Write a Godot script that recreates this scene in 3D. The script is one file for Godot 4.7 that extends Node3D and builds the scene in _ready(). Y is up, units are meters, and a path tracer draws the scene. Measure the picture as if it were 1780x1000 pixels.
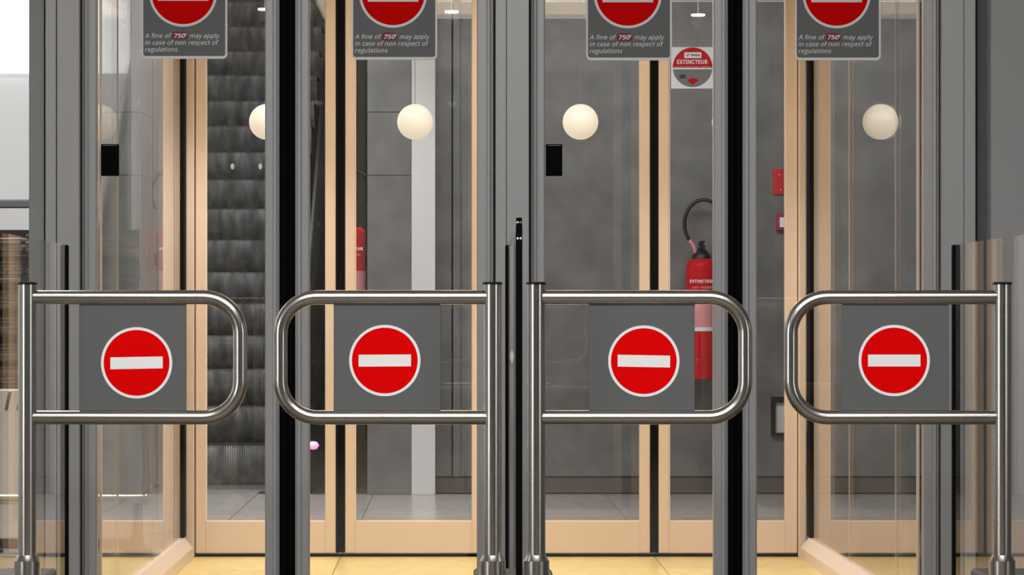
extends Node3D

# Pixel frame of the view: 1780 x 1000, focal length in pixels, vanishing point, eye height.
const F := 5500.0
const VX := 790.0
const VY := 550.0
const EYE := 0.92

# Distances from the eye (metres).
const ZG := 7.63     # swing gates
const ZF := 9.2      # front sliding doors
const ZB := 12.1     # rear sliding doors
const ZW := 16.48    # back wall of the hall
const ZE := 17.15    # foot of the escalator

var M := {}
var names := {}


func px(x: float, z: float) -> float:
	return (x - VX) * z / F


func py(y: float, z: float) -> float:
	return EYE - (y - VY) * z / F


# ------------------------------------------------------------------ mesh building
class MB:
	var v := PackedVector3Array()
	var n := PackedVector3Array()
	var uv := PackedVector2Array()

	func tri(a: Vector3, b: Vector3, c: Vector3, out: Vector3) -> void:
		var nn := (b - a).cross(c - a)
		if nn.length_squared() < 1e-18:
			return
		nn = nn.normalized()
		if nn.dot(out) < 0.0:
			nn = -nn
			v.append_array([a, b, c])
		else:
			v.append_array([a, c, b])
		n.append_array([nn, nn, nn])
		uv.append_array([Vector2(a.x, a.y), Vector2(b.x, b.y), Vector2(c.x, c.y)])

	func quad(a: Vector3, b: Vector3, c: Vector3, d: Vector3, out: Vector3) -> void:
		tri(a, b, c, out)
		tri(a, c, d, out)

	# smooth quad with normals given
	func squad(p: Array, nn: Array) -> void:
		for t in [[0, 1, 2], [0, 2, 3]]:
			var a: Vector3 = p[t[0]]
			var b: Vector3 = p[t[1]]
			var c: Vector3 = p[t[2]]
			var g := (b - a).cross(c - a)
			if g.length_squared() < 1e-20:
				continue
			var order: Array = t
			if g.dot(nn[t[0]] + nn[t[1]] + nn[t[2]]) > 0.0:
				order = [t[0], t[2], t[1]]
			for k in order:
				v.append(p[k])
				n.append(nn[k])
				uv.append(Vector2(p[k].x, p[k].y))

	func box(lo: Vector3, hi: Vector3, c := 0.0) -> void:
		c = minf(c, 0.45 * minf(hi.x - lo.x, minf(hi.y - lo.y, hi.z - lo.z)))
		var e := [lo, hi]
		for k in 3:
			var a := (k + 1) % 3
			var b := (k + 2) % 3
			for s in 2:
				var q := []
				for w in [[0, 0], [1, 0], [1, 1], [0, 1]]:
					var p := Vector3()
					p[k] = e[s][k]
					p[a] = e[w[0]][a] + (c if w[0] == 0 else -c)
					p[b] = e[w[1]][b] + (c if w[1] == 0 else -c)
					q.append(p)
				var o := Vector3()
				o[k] = -1.0 if s == 0 else 1.0
				quad(q[0], q[1], q[2], q[3], o)
			if c > 0.0:
				for sa in 2:
					for sb in 2:
						var p1 := Vector3()
						var p2 := Vector3()
						p1[a] = e[sa][a]
						p1[b] = e[sb][b] + (c if sb == 0 else -c)
						p2[a] = e[sa][a] + (c if sa == 0 else -c)
						p2[b] = e[sb][b]
						var p3 := p2
						var p4 := p1
						p1[k] = lo[k] + c
						p2[k] = lo[k] + c
						p3[k] = hi[k] - c
						p4[k] = hi[k] - c
						var o := Vector3()
						o[a] = -1.0 if sa == 0 else 1.0
						o[b] = -1.0 if sb == 0 else 1.0
						quad(p1, p2, p3, p4, o)
		if c > 0.0:
			for i in 8:
				var s := [i & 1, (i >> 1) & 1, (i >> 2) & 1]
				var q := []
				var o := Vector3()
				for k in 3:
					var p := Vector3()
					for j in 3:
						var inset: float = 0.0 if j == k else c
						p[j] = e[s[j]][j] + (inset if s[j] == 0 else -inset)
					q.append(p)
					o[k] = -1.0 if s[k] == 0 else 1.0
				tri(q[0], q[1], q[2], o)

	func tube(path: Array, r: float, sides := 20, caps := true) -> void:
		var rings := []
		var norms := []
		var t0: Vector3 = (path[1] - path[0]).normalized()
		var u := t0.cross(Vector3.UP)
		if u.length() < 0.1:
			u = t0.cross(Vector3.RIGHT)
		u = u.normalized()
		for i in path.size():
			var t: Vector3 = (path[mini(i + 1, path.size() - 1)] - path[maxi(i - 1, 0)]).normalized()
			u = (u - t * u.dot(t)).normalized()
			var w := t.cross(u)
			var ring := []
			var nr := []
			for k in sides:
				var a := TAU * k / sides
				var d := u * cos(a) + w * sin(a)
				ring.append(path[i] + d * r)
				nr.append(d)
			rings.append(ring)
			norms.append(nr)
		for i in path.size() - 1:
			for k in sides:
				var j := (k + 1) % sides
				squad([rings[i][k], rings[i][j], rings[i + 1][j], rings[i + 1][k]], [norms[i][k], norms[i][j], norms[i + 1][j], norms[i + 1][k]])
		if caps:
			for s in [0, path.size() - 1]:
				var o: Vector3 = (path[0] - path[1]) if s == 0 else (path[s] - path[s - 1])
				for k in range(1, sides - 1):
					tri(rings[s][0], rings[s][k], rings[s][k + 1], o)

	# profile: Vector2(radius, height) from bottom to top, turned about the y axis at c
	func lathe(profile: Array, c: Vector3, segs := 32, smooth := false) -> void:
		var m := profile.size()
		var flat := []
		for i in m - 1:
			var d: Vector2 = profile[i + 1] - profile[i]
			flat.append(Vector2(d.y, -d.x).normalized())
		for i in m - 1:
			var n0: Vector2 = flat[i]
			var n1: Vector2 = flat[i]
			if i > 0 and (smooth or flat[i - 1].dot(flat[i]) > 0.8):
				n0 = (flat[i - 1] + flat[i]).normalized()
			if i < m - 2 and (smooth or flat[i + 1].dot(flat[i]) > 0.8):
				n1 = (flat[i + 1] + flat[i]).normalized()
			for k in segs:
				var p := []
				var nn := []
				for w in [[i, k, n0], [i, k + 1, n0], [i + 1, k + 1, n1], [i + 1, k, n1]]:
					var a: float = TAU * w[1] / segs
					var q: Vector2 = profile[w[0]]
					var o: Vector2 = w[2]
					p.append(c + Vector3(cos(a) * q.x, q.y, sin(a) * q.x))
					nn.append(Vector3(cos(a) * o.x, o.y, sin(a) * o.x))
				squad(p, nn)

	# flat outline (x, y) given depth from z0 to z1
	func prism(poly: PackedVector2Array, z0: float, z1: float) -> void:
		var idx := Geometry2D.triangulate_polygon(poly)
		for i in range(0, idx.size(), 3):
			for z in [z0, z1]:
				var q := []
				for k in 3:
					var p := poly[idx[i + k]]
					q.append(Vector3(p.x, p.y, z))
				tri(q[0], q[1], q[2], Vector3(0, 0, signf(z - (z0 + z1) * 0.5)))
		var turn := -1.0 if Geometry2D.is_polygon_clockwise(poly) else 1.0
		for i in poly.size():
			var a := poly[i]
			var b := poly[(i + 1) % poly.size()]
			var o := Vector3((b - a).y, -(b - a).x, 0) * turn
			quad(Vector3(a.x, a.y, z0), Vector3(b.x, b.y, z0), Vector3(b.x, b.y, z1), Vector3(a.x, a.y, z1), o)

	# flat outline in the (z, y) plane given width from x0 to x1
	func slab(poly: PackedVector2Array, x0: float, x1: float) -> void:
		var from := v.size()
		prism(poly, x0, x1)
		for i in range(from, v.size()):
			v[i] = Vector3(v[i].z, v[i].y, v[i].x)
			n[i] = Vector3(n[i].z, n[i].y, n[i].x)
		for i in range(from, v.size(), 3):
			var t := v[i + 1]
			v[i + 1] = v[i + 2]
			v[i + 2] = t
			t = n[i + 1]
			n[i + 1] = n[i + 2]
			n[i + 2] = t

	# ring between two outlines with the same number of points
	func frame(outer: PackedVector2Array, inner: PackedVector2Array, z0: float, z1: float) -> void:
		var m := outer.size()
		for i in m:
			var j := (i + 1) % m
			for z in [z0, z1]:
				quad(Vector3(outer[i].x, outer[i].y, z), Vector3(outer[j].x, outer[j].y, z), Vector3(inner[j].x, inner[j].y, z), Vector3(inner[i].x, inner[i].y, z), Vector3(0, 0, signf(z - (z0 + z1) * 0.5)))
			var mid := (outer[i] + outer[j]) * 0.5
			var cen := (inner[i] + inner[j]) * 0.5
			var o := Vector3(mid.x - cen.x, mid.y - cen.y, 0)
			quad(Vector3(outer[i].x, outer[i].y, z0), Vector3(outer[j].x, outer[j].y, z0), Vector3(outer[j].x, outer[j].y, z1), Vector3(outer[i].x, outer[i].y, z1), o)
			quad(Vector3(inner[i].x, inner[i].y, z0), Vector3(inner[j].x, inner[j].y, z0), Vector3(inner[j].x, inner[j].y, z1), Vector3(inner[i].x, inner[i].y, z1), -o)

	func mesh() -> ArrayMesh:
		var a := []
		a.resize(Mesh.ARRAY_MAX)
		a[Mesh.ARRAY_VERTEX] = v
		a[Mesh.ARRAY_NORMAL] = n
		a[Mesh.ARRAY_TEX_UV] = uv
		var m := ArrayMesh.new()
		m.add_surface_from_arrays(Mesh.PRIMITIVE_TRIANGLES, a)
		return m


func round_rect(x0: float, y0: float, x1: float, y1: float, r: float, seg := 6) -> PackedVector2Array:
	var p := PackedVector2Array()
	for c in [[x1 - r, y1 - r, 0.0], [x0 + r, y1 - r, 0.25], [x0 + r, y0 + r, 0.5], [x1 - r, y0 + r, 0.75]]:
		for i in seg + 1:
			var a: float = TAU * (c[2] + 0.25 * i / seg)
			p.append(Vector2(c[0] + cos(a) * r, c[1] + sin(a) * r))
	return p


func disc(cx: float, cy: float, r: float, seg := 64) -> PackedVector2Array:
	var p := PackedVector2Array()
	for i in seg:
		p.append(Vector2(cx + cos(TAU * i / seg) * r, cy + sin(TAU * i / seg) * r))
	return p


func scaled(k: float, a: Array) -> PackedVector2Array:
	var p := PackedVector2Array()
	for q in a:
		p.append(q * k)
	return p


func rect(x0: float, y0: float, x1: float, y1: float) -> PackedVector2Array:
	return PackedVector2Array([Vector2(x0, y0), Vector2(x1, y0), Vector2(x1, y1), Vector2(x0, y1)])


# flat lettering, its left end of the baseline at (0, 0), leaning by slant
func lettering(words: String, height: float, bold := false, slant := 0.0, width := 0.0) -> ArrayMesh:
	var t := TextMesh.new()
	var f := SystemFont.new()
	f.font_names = PackedStringArray(["Droid Sans"])
	f.font_weight = 700 if bold else 400
	t.font = f
	t.text = words
	t.font_size = 64
	t.pixel_size = 0.01
	t.depth = 0.05
	t.horizontal_alignment = HORIZONTAL_ALIGNMENT_LEFT
	t.vertical_alignment = VERTICAL_ALIGNMENT_BOTTOM
	t.curve_step = 1.0
	var box := t.get_aabb()
	var k: float = height / 0.64
	var kx: float = width / box.size.x if width > 0.0 else k
	var a := t.surface_get_arrays(0)
	var v: PackedVector3Array = a[Mesh.ARRAY_VERTEX]
	for i in v.size():
		var p := v[i] - Vector3(box.position.x, 0, 0)
		p.y -= t.font.get_descent(64) * 0.01
		p = Vector3(p.x * kx, p.y * k, p.z * 0.006)
		p.x += p.y * slant
		v[i] = p
	a[Mesh.ARRAY_VERTEX] = v
	var s := []
	s.resize(Mesh.ARRAY_MAX)
	s[Mesh.ARRAY_VERTEX] = v
	s[Mesh.ARRAY_NORMAL] = a[Mesh.ARRAY_NORMAL]
	s[Mesh.ARRAY_INDEX] = a[Mesh.ARRAY_INDEX]
	var m := ArrayMesh.new()
	m.add_surface_from_arrays(Mesh.PRIMITIVE_TRIANGLES, s)
	return m


# ------------------------------------------------------------------ nodes
func numbered(called: String) -> String:
	var k: int = names.get(called, 0)
	names[called] = k + 1
	return called if k == 0 else "%s_%03d" % [called, k]


func tag(o: Node3D, label: String, category: String, group := "") -> Node3D:
	o.set_meta("label", label)
	o.set_meta("category", category)
	if group:
		o.set_meta("group", group)
	return o


func thing(called: String, label: String, category: String, at := Vector3.ZERO, group := "") -> Node3D:
	var o := Node3D.new()
	o.name = numbered(called)
	add_child(o, true)
	o.position = at
	return tag(o, label, category, group)


func obj(called: String, mesh, mat: Material, parent: Node = self, at := Vector3.ZERO) -> MeshInstance3D:
	var o := MeshInstance3D.new()
	o.mesh = mesh.mesh() if mesh is MB else mesh
	o.material_override = mat
	o.name = numbered(called) if parent == self else called
	o.cast_shadow = GeometryInstance3D.SHADOW_CASTING_SETTING_ON
	parent.add_child(o, true)
	o.position = at
	return o


func struct(called: String, label: String, category := "") -> Node3D:
	var o := Node3D.new()
	o.name = called
	add_child(o, true)
	o.set_meta("kind", "structure")
	o.set_meta("label", label)
	if category:
		o.set_meta("category", category)
	return o


func one_box(lo: Vector3, hi: Vector3, c := 0.0) -> MB:
	var b := MB.new()
	b.box(lo, hi, c)
	return b


# upright member: between two pixel columns as they are seen at distance z, from height h0 to h1, depth d going away
func upright(x0: float, x1: float, h0: float, h1: float, z: float, d: float, c := 0.0015) -> MB:
	return one_box(Vector3(px(x0, z), h0, -z - d), Vector3(px(x1, z), h1, -z), c)


# member given by a pixel box at distance z
func member(x0: float, x1: float, y0: float, y1: float, z: float, d: float, c := 0.0015) -> MB:
	return one_box(Vector3(px(x0, z), py(y1, z), -z - d), Vector3(px(x1, z), py(y0, z), -z), c)


# ------------------------------------------------------------------ materials
func mat(called: String, r: int, g: int, b: int, rough := 0.6, metal := 0.0, spec := 0.5) -> StandardMaterial3D:
	var m := StandardMaterial3D.new()
	m.resource_name = called
	m.albedo_color = Color8(r, g, b)
	m.roughness = rough
	m.metallic = metal
	m.metallic_specular = spec
	M[called] = m
	return m


func mottle(seed_: int, freq: float, lo: float, hi: float, size := 256) -> NoiseTexture2D:
	var f := FastNoiseLite.new()
	f.seed = seed_
	f.frequency = freq
	f.fractal_octaves = 4
	var t := NoiseTexture2D.new()
	t.width = size
	t.height = size
	t.seamless = true
	t.noise = f
	var g := Gradient.new()
	g.set_color(0, Color(lo, lo, lo))
	g.set_color(1, Color(hi, hi, hi))
	t.color_ramp = g
	return t


func glass(called: String, alpha: float) -> StandardMaterial3D:
	var m := mat(called, 200, 212, 208, 0.0)
	m.albedo_color.a = alpha
	m.transparency = BaseMaterial3D.TRANSPARENCY_ALPHA
	return m


func glow(called: String, c: Color, e: float) -> StandardMaterial3D:
	var m := mat(called, 240, 240, 240, 0.5)
	m.emission_enabled = true
	m.emission = c
	m.emission_energy_multiplier = e
	return m


func materials() -> void:
	var m := mat("grey_frame", 184, 184, 184, 0.42, 0.25)
	m.albedo_texture = mottle(3, 0.05, 0.93, 1.0)
	m.uv1_triplanar = true
	m.uv1_scale = Vector3(14, 14, 14)
	mat("dark_frame", 104, 104, 105, 0.6)
	mat("rubber", 8, 8, 9, 0.8, 0.0, 0.2)
	mat("gap", 4, 4, 4, 0.9)
	m = mat("steel", 196, 193, 188, 0.24, 1.0)
	m.roughness_texture = mottle(5, 0.04, 0.9, 1.0)
	m.uv1_triplanar = true
	m.uv1_scale = Vector3(6, 6, 6)
	mat("steel_cap", 40, 40, 41, 0.35, 0.6)
	mat("rail_steel", 215, 205, 178, 0.3, 0.9)
	mat("cream_frame", 226, 209, 197, 0.42, 0.1)
	m = mat("plate_grey", 96, 97, 98, 0.55)
	mat("sign_red", 236, 0, 0, 0.6, 0.0, 0.15)
	mat("sign_white", 250, 250, 250, 0.55)
	mat("notice_grey", 100, 102, 103, 0.55)
	mat("notice_red", 222, 0, 0, 0.6, 0.0, 0.15)
	mat("notice_white", 236, 234, 234, 0.55)
	mat("pill_red", 128, 12, 40, 0.6)
	mat("pale_print", 242, 242, 242, 0.6)
	glass("door_glass", 0.004)
	glass("screen_glass", 0.004)
	glass("barrier_glass", 0.01)
	M.barrier_glass.metallic_specular = 0.3
	m = mat("hall_wall", 128, 128, 128, 0.36)
	m.albedo_texture = mottle(8, 0.012, 0.8, 1.0, 512)
	m.uv1_triplanar = true
	m.uv1_world_triplanar = true
	m.uv1_scale = Vector3(0.7, 0.7, 0.7)
	mat("base_band", 86, 80, 79, 0.5)
	m = mat("cladding", 118, 118, 117, 0.4)
	m.albedo_texture = mottle(12, 0.02, 0.84, 1.0)
	m.uv1_triplanar = true
	m.uv1_world_triplanar = true
	m.uv1_scale = Vector3(1, 1, 1)
	mat("pale_pillar", 216, 216, 215, 0.55)
	mat("side_wall", 162, 162, 162, 0.6)
	mat("return_grey", 150, 150, 150, 0.6)
	mat("dim_wall", 52, 52, 53, 0.8)
	mat("white_wall", 238, 238, 238, 0.7)
	mat("ceiling_white", 205, 205, 205, 0.7)
	for k in 4:
		m = mat("hall_tile_%d" % k, 164 + 5 * k, 161 + 5 * k, 157 + 5 * k, 0.24)
		m.albedo_texture = mottle(20 + k, 0.03, 0.86, 1.0)
		m.uv1_triplanar = true
		m.uv1_scale = Vector3(1.6, 1.6, 1.6)
		m = mat("warm_tile_%d" % k, 236 + 3 * k, 212 + 3 * k, 138 + 3 * k, 0.32)
		m.albedo_texture = mottle(30 + k, 0.03, 0.88, 1.0)
		m.uv1_triplanar = true
		m.uv1_scale = Vector3(1.6, 0.3, 1.6)
	mat("grout", 70, 66, 60, 0.8)
	mat("outer_floor", 104, 92, 76, 0.45)
	m = mat("step_metal", 192, 192, 192, 0.55, 0.0)
	m.albedo_texture = mottle(41, 0.02, 0.5, 1.0)
	m.uv1_triplanar = true
	m.uv1_world_triplanar = true
	m.uv1_scale = Vector3(2.2, 0.7, 2.2)
	mat("step_tread", 40, 40, 40, 0.6, 0.2)
	mat("balustrade", 120, 120, 120, 0.35, 0.4)
	mat("fire_red", 206, 4, 26, 0.3, 0.0, 0.25)
	mat("fire_label", 226, 150, 156, 0.6)
	mat("black_plastic", 16, 16, 17, 0.4)
	mat("sticker_red", 206, 4, 30, 0.7, 0.0, 0.15)
	mat("sticker_grey", 122, 124, 124, 0.6)
	mat("wall_red", 206, 4, 20, 0.55)
	mat("magenta", 170, 20, 80, 0.55)
	mat("paper", 222, 220, 214, 0.8)
	for k in 5:
		var q: int = [40, 66, 104, 24, 150][k]
		mat("magazine_%d" % k, q, q, q, 0.5)
	mat("magazine_pink", 205, 128, 134, 0.5)
	mat("magazine_tan", 216, 170, 140, 0.5)
	mat("page_grey", 96, 95, 94, 0.8)
	mat("kiosk_white", 222, 220, 217, 0.6)
	mat("shelf_dark", 40, 40, 40, 0.6)
	glow("globe_glow", Color8(255, 234, 202), 0.8)
	M.globe_glow.albedo_color = Color8(150, 148, 140)
	glow("lamp_glow", Color8(255, 252, 246), 1.6)
	glow("lightbox_glow", Color8(252, 253, 255), 1.15)
	glow("panel_glow", Color8(255, 255, 255), 2.0)
	glow("panel_dim", Color8(255, 255, 255), 0.7)
	glow("warm_glow", Color8(255, 214, 160), 2.0)
	glow("pink_glow", Color8(255, 92, 200), 0.9)


# ------------------------------------------------------------------ light
func area(called: String, at: Vector3, look: Vector3, size: Vector2, c: Color, e: float, up := Vector3.UP) -> void:
	var l := AreaLight3D.new()
	l.name = called
	add_child(l, true)
	l.look_at_from_position(at, at + look, up)
	l.area_size = size
	l.area_normalize_energy = false
	l.light_color = c
	l.light_energy = e
	l.area_range = 40.0
	l.area_attenuation = 2.0
	l.shadow_enabled = true


func spot(called: String, at: Vector3, angle: float, c: Color, e: float) -> void:
	var l := SpotLight3D.new()
	l.name = called
	add_child(l, true)
	l.look_at_from_position(at, at + Vector3.DOWN, Vector3.FORWARD)
	l.spot_angle = angle
	l.spot_angle_attenuation = 0.6
	l.spot_range = 12.0
	l.spot_attenuation = 2.0
	l.light_color = c
	l.light_energy = e
	l.light_size = 0.06
	l.shadow_enabled = true


func _ready() -> void:
	# camera: level, with a slightly shifted lens
	var cam := Camera3D.new()
	cam.name = "camera"
	add_child(cam)
	cam.position = Vector3(0, EYE, 0)
	cam.keep_aspect = Camera3D.KEEP_HEIGHT
	var near := 0.1
	cam.set_frustum(1000.0 / F * near, Vector2((890.0 - VX) / F * near, (VY - 500.0) / F * near), near, 80.0)
	cam.current = true
	var we := WorldEnvironment.new()
	we.name = "environment"
	var env := Environment.new()
	env.background_mode = Environment.BG_COLOR
	env.background_color = Color(0.02, 0.02, 0.02)
	env.tonemap_mode = Environment.TONE_MAPPER_LINEAR
	env.tonemap_exposure = 1.0
	env.sdfgi_enabled = true
	env.ssao_enabled = true
	env.ssil_enabled = true
	we.environment = env
	add_child(we)
	# large lights: concourse ceiling, two unseen panels added for post highlights, vestibule ceiling, added hall and stair lamps
	area("concourse_light", Vector3(0.2, 3.24, -5.0), Vector3.DOWN, Vector2(3.4, 1.0), Color(1, 1, 1), 2.9, Vector3.FORWARD)
	area("concourse_light", Vector3(0.2, 3.24, -1.2), Vector3.DOWN, Vector2(3.4, 1.0), Color(1, 1, 1), 4.1, Vector3.FORWARD)
	area("added_panel_light", Vector3(-5.7, 1.5, -2.0), Vector3.RIGHT, Vector2(1.4, 2.2), Color(1, 1, 1), 2.6)
	area("added_panel_light", Vector3(6.2, 1.5, -2.0), Vector3.LEFT, Vector2(1.4, 2.2), Color(1, 1, 1), 1.0)
	area("vestibule_light", Vector3(0.16, 2.26, -10.75), Vector3.DOWN, Vector2(1.5, 1.5), Color(1.0, 0.95, 0.88), 0.8, Vector3.FORWARD)
	for q in [[-0.45, -10.1, 1.6], [0.77, -10.1, 1.6], [-0.86, -11.45, 1.35], [0.95, -11.25, 1.15]]:
		spot("vestibule_spot", Vector3(q[0], 2.25, q[1]), 48.0, Color(1.0, 0.95, 0.88), q[2])
	area("hall_light", Vector3(0.7, 2.62, -14.6), Vector3(0, -1, -0.35), Vector2(2.8, 0.6), Color(1, 1, 1), 3.1, Vector3.FORWARD)
	area("stair_light", Vector3(-1.5, 6.2, -14.0), Vector3(0, -1, -0.3), Vector2(2.2, 6.0), Color(1, 1, 1), 4.2, Vector3.FORWARD)
	area("lightbox_light", Vector3(-3.9, 3.05, -19.8), Vector3.BACK, Vector2(3.3, 1.7), Color(0.99, 0.99, 1), 0.9)
	materials()
	shell()
	front_doors()
	vestibule()
	rear_doors()
	hall()
	escalator()
	side_hall()
	barriers()
	gates()
	notices()
	wall_things()
	lamps()
	small_things()


# ------------------------------------------------------------------ the setting
func shell() -> void:
	var w := struct("floor", "grey floor of the concourse, tiled floor of vestibule and hall", "floor")
	obj("concourse_floor", one_box(Vector3(-6, -0.2, -ZF), Vector3(7, 0, 3.2)), M.outer_floor, w)
	obj("side_floor", one_box(Vector3(-6, -0.2, -28), Vector3(-1.05, -0.002, -ZF)), M.outer_floor, w)
	obj("stair_floor", one_box(Vector3(-1.05, -0.2, -28), Vector3(7, -0.012, -ZF)), M.grout, w)
	# vestibule tiles
	var t := 0.598
	var rng := RandomNumberGenerator.new()
	rng.seed = 7
	for i in 4:
		for j in 5:
			var x: float = -1.035 + 0.6 * i
			var z: float = -9.21 - 0.578 * j
			obj("tile", one_box(Vector3(x + 0.001, -0.03, z - 0.577), Vector3(x + t, 0.0, z - 0.0005), 0.001), M["warm_tile_%d" % rng.randi_range(0, 3)], w)
	# hall tiles
	for i in 7:
		for j in 9:
			var x: float = -2.22 + 0.6 * i
			var z: float = -12.16 - 0.6 * j
			if x > -1.1 and z < -16.3 + 0.3:
				continue
			obj("tile", one_box(Vector3(x + 0.0015, -0.03, z - t), Vector3(x + t, 0.0, z - 0.0015), 0.0012), M["hall_tile_%d" % rng.randi_range(0, 3)], w)
	for q in [["ceiling", "white concourse ceiling over the swing gates", Vector3(-6, 3.3, -ZF), Vector3(7, 3.5, 3.2)], ["ceiling_1", "white low ceiling of the vestibule", Vector3(-1.2, 2.34, -ZB), Vector3(1.5, 2.5, -ZF - 0.17)], ["ceiling_3", "white high ceiling over the escalator", Vector3(-6, 6.5, -28), Vector3(7, 6.7, -ZF)]]:
		var c := struct(q[0], q[1], "ceiling")
		obj("ceiling_face", one_box(q[2], q[3]), M.ceiling_white, c)
	var hc := struct("ceiling_2", "white low ceiling of the hall behind the rear doors", "ceiling")
	obj("ceiling_face", one_box(Vector3(-0.5, 2.7, -ZW), Vector3(7, 2.9, -ZB - 0.05)), M.ceiling_white, hc)
	w = struct("wall_left", "pale side wall of the concourse", "wall")
	obj("wall_face", one_box(Vector3(-6.2, 0, -28), Vector3(-6, 6.7, 3.2)), M.white_wall, w)
	w = struct("wall_behind", "dim grey wall across the concourse", "wall")
	obj("wall_face", one_box(Vector3(-6, 0, 3.2), Vector3(7, 3.5, 3.4)), M.dim_wall, w)
	w = struct("wall_right", "grey wall panel beside the glazed entrance", "wall")
	obj("wall_face", one_box(Vector3(7, 0, -28), Vector3(7.2, 6.7, 3.2)), M.side_wall, w)
	obj("wall_panel", one_box(Vector3(px(1723, ZF - 0.1), 0, -ZF - 0.1), Vector3(7, 3.5, -ZF + 0.1), 0.002), M.side_wall, w)
	w = struct("wall_far", "dark wall at the head of the escalator", "wall")
	obj("wall_face", one_box(Vector3(-6, 0, -28.2), Vector3(7, 6.7, -28)), M.side_wall, w)
	obj("wall_above", one_box(Vector3(-0.5, 2.9, -28), Vector3(-0.42, 6.5, -ZB - 0.05)), M.white_wall, w)


func front_doors() -> void:
	var top := 2.22
	var z := ZF
	var w := struct("wall_front", "grey metal door surround of the glazed entrance", "door frame")
	obj("header", one_box(Vector3(px(52, z), 2.24, -z - 0.16), Vector3(px(1723, z), 3.5, -z + 0.06), 0.003), M.grey_frame, w)
	var b := MB.new()       # return at the open side, in a darker grey than the frame
	b.prism(PackedVector2Array([Vector2(px(52, z), 0), Vector2(px(78, z), 0), Vector2(px(78, z), 2.24), Vector2(px(52, z), 2.24)]), -z - 0.16, -z + 0.02)
	obj("return_panel", b, M.return_grey, w)
	obj("shadow_gap", upright(77.6, 78.8, 0, 2.24, z - 0.025, 0.1, 0), M.gap, w)
	obj("panel", upright(78.8, 97.4, 0, 2.24, z - 0.04, 0.16), M.grey_frame, w)
	obj("shadow_gap", upright(97.4, 98.8, 0, 2.24, z - 0.034, 0.1, 0), M.gap, w)
	obj("panel", upright(98.8, 138, 0, 2.24, z - 0.04, 0.16), M.grey_frame, w)
	obj("shadow_gap", upright(138, 141.4, 0, 2.24, z - 0.01, 0.1, 0), M.gap, w)
	# middle post between the two pairs of leaves
	obj("shadow_gap", upright(858.6, 861.4, 0, 2.24, z - 0.005, 0.1, 0), M.gap, w)
	obj("panel", upright(861.4, 880, 0, 2.24, z - 0.04, 0.16), M.grey_frame, w)
	obj("panel", upright(880.6, 919.6, 0, 2.24, z - 0.04, 0.16), M.grey_frame, w)
	obj("shadow_gap", upright(919.6, 922.4, 0, 2.24, z - 0.005, 0.1, 0), M.gap, w)
	# far side
	obj("shadow_gap", upright(1633.6, 1637, 0, 2.24, z - 0.01, 0.1, 0), M.gap, w)
	obj("panel", upright(1637, 1675.4, 0, 2.24, z - 0.04, 0.16), M.grey_frame, w)
	obj("panel", upright(1676, 1696, 0, 2.24, z - 0.04, 0.16), M.grey_frame, w)
	obj("shadow_gap", upright(1696, 1698, 0, 2.24, z - 0.03, 0.1, 0), M.gap, w)
	obj("dark_panel", upright(1698, 1720.6, 0, 2.24, z, 0.12), M.dark_frame, w)
	obj("shadow_gap", upright(1720.6, 1723, 0, 2.24, z - 0.01, 0.1, 0), M.gap, w)
	# the four sliding leaves
	var leaves := [
		# left stile, glass, right stile, seal, label
		[141.4, 168.5, 460.5, 485.5, 499.3, true, "sliding glass door leaf at the open end, in front of the escalator"],
		[513.0, 538.0, 829.0, 858.6, 499.3, false, "sliding glass door leaf in front of the pale pillar"],
		[922.4, 947.5, 1240.5, 1265.5, 1278.6, true, "sliding glass door leaf in front of the extinguisher and its sticker"],
		[1291.0, 1316.0, 1605.5, 1633.6, 1278.6, false, "sliding glass door leaf beside the grey wall panel"],
	]
	for i in 4:
		var l: Array = leaves[i]
		var d := struct("door_%d" % (i + 1), l[6], "door")
		for s in [[l[0], l[1]], [l[2], l[3]]]:
			var st := upright(s[0], s[1], 0.012, top, z, 0.045, 0.004)
			var wide: float = px(s[1], z) - px(s[0], z)
			# rounded bead down the stile
			var bx: float = px(s[0], z) + wide * (0.3 if s == [l[0], l[1]] else 0.7)
			st.tube([Vector3(bx, 0.02, -z - 0.002), Vector3(bx, top - 0.01, -z - 0.002)], 0.0075, 14)
			obj("stile", st, M.grey_frame, d)
		obj("bottom_rail", upright(l[1], l[2], 0.012, 0.09, z + 0.004, 0.036), M.grey_frame, d)
		obj("top_rail", upright(l[1], l[2], top - 0.1, top, z + 0.004, 0.036), M.grey_frame, d)
		obj("pane", one_box(Vector3(px(l[1], z) - 0.004, 0.085, -z - 0.025), Vector3(px(l[2], z) + 0.004, top - 0.095, -z - 0.015)), M.door_glass, d)
		if l[5]:
			obj("seal", upright(l[3], l[4] - 0.2, 0.012, top, z + 0.008, 0.03, 0.006), M.rubber, d)
		else:
			obj("seal", upright(l[4] + 0.2, l[0], 0.012, top, z + 0.008, 0.03, 0.006), M.rubber, d)


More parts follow.
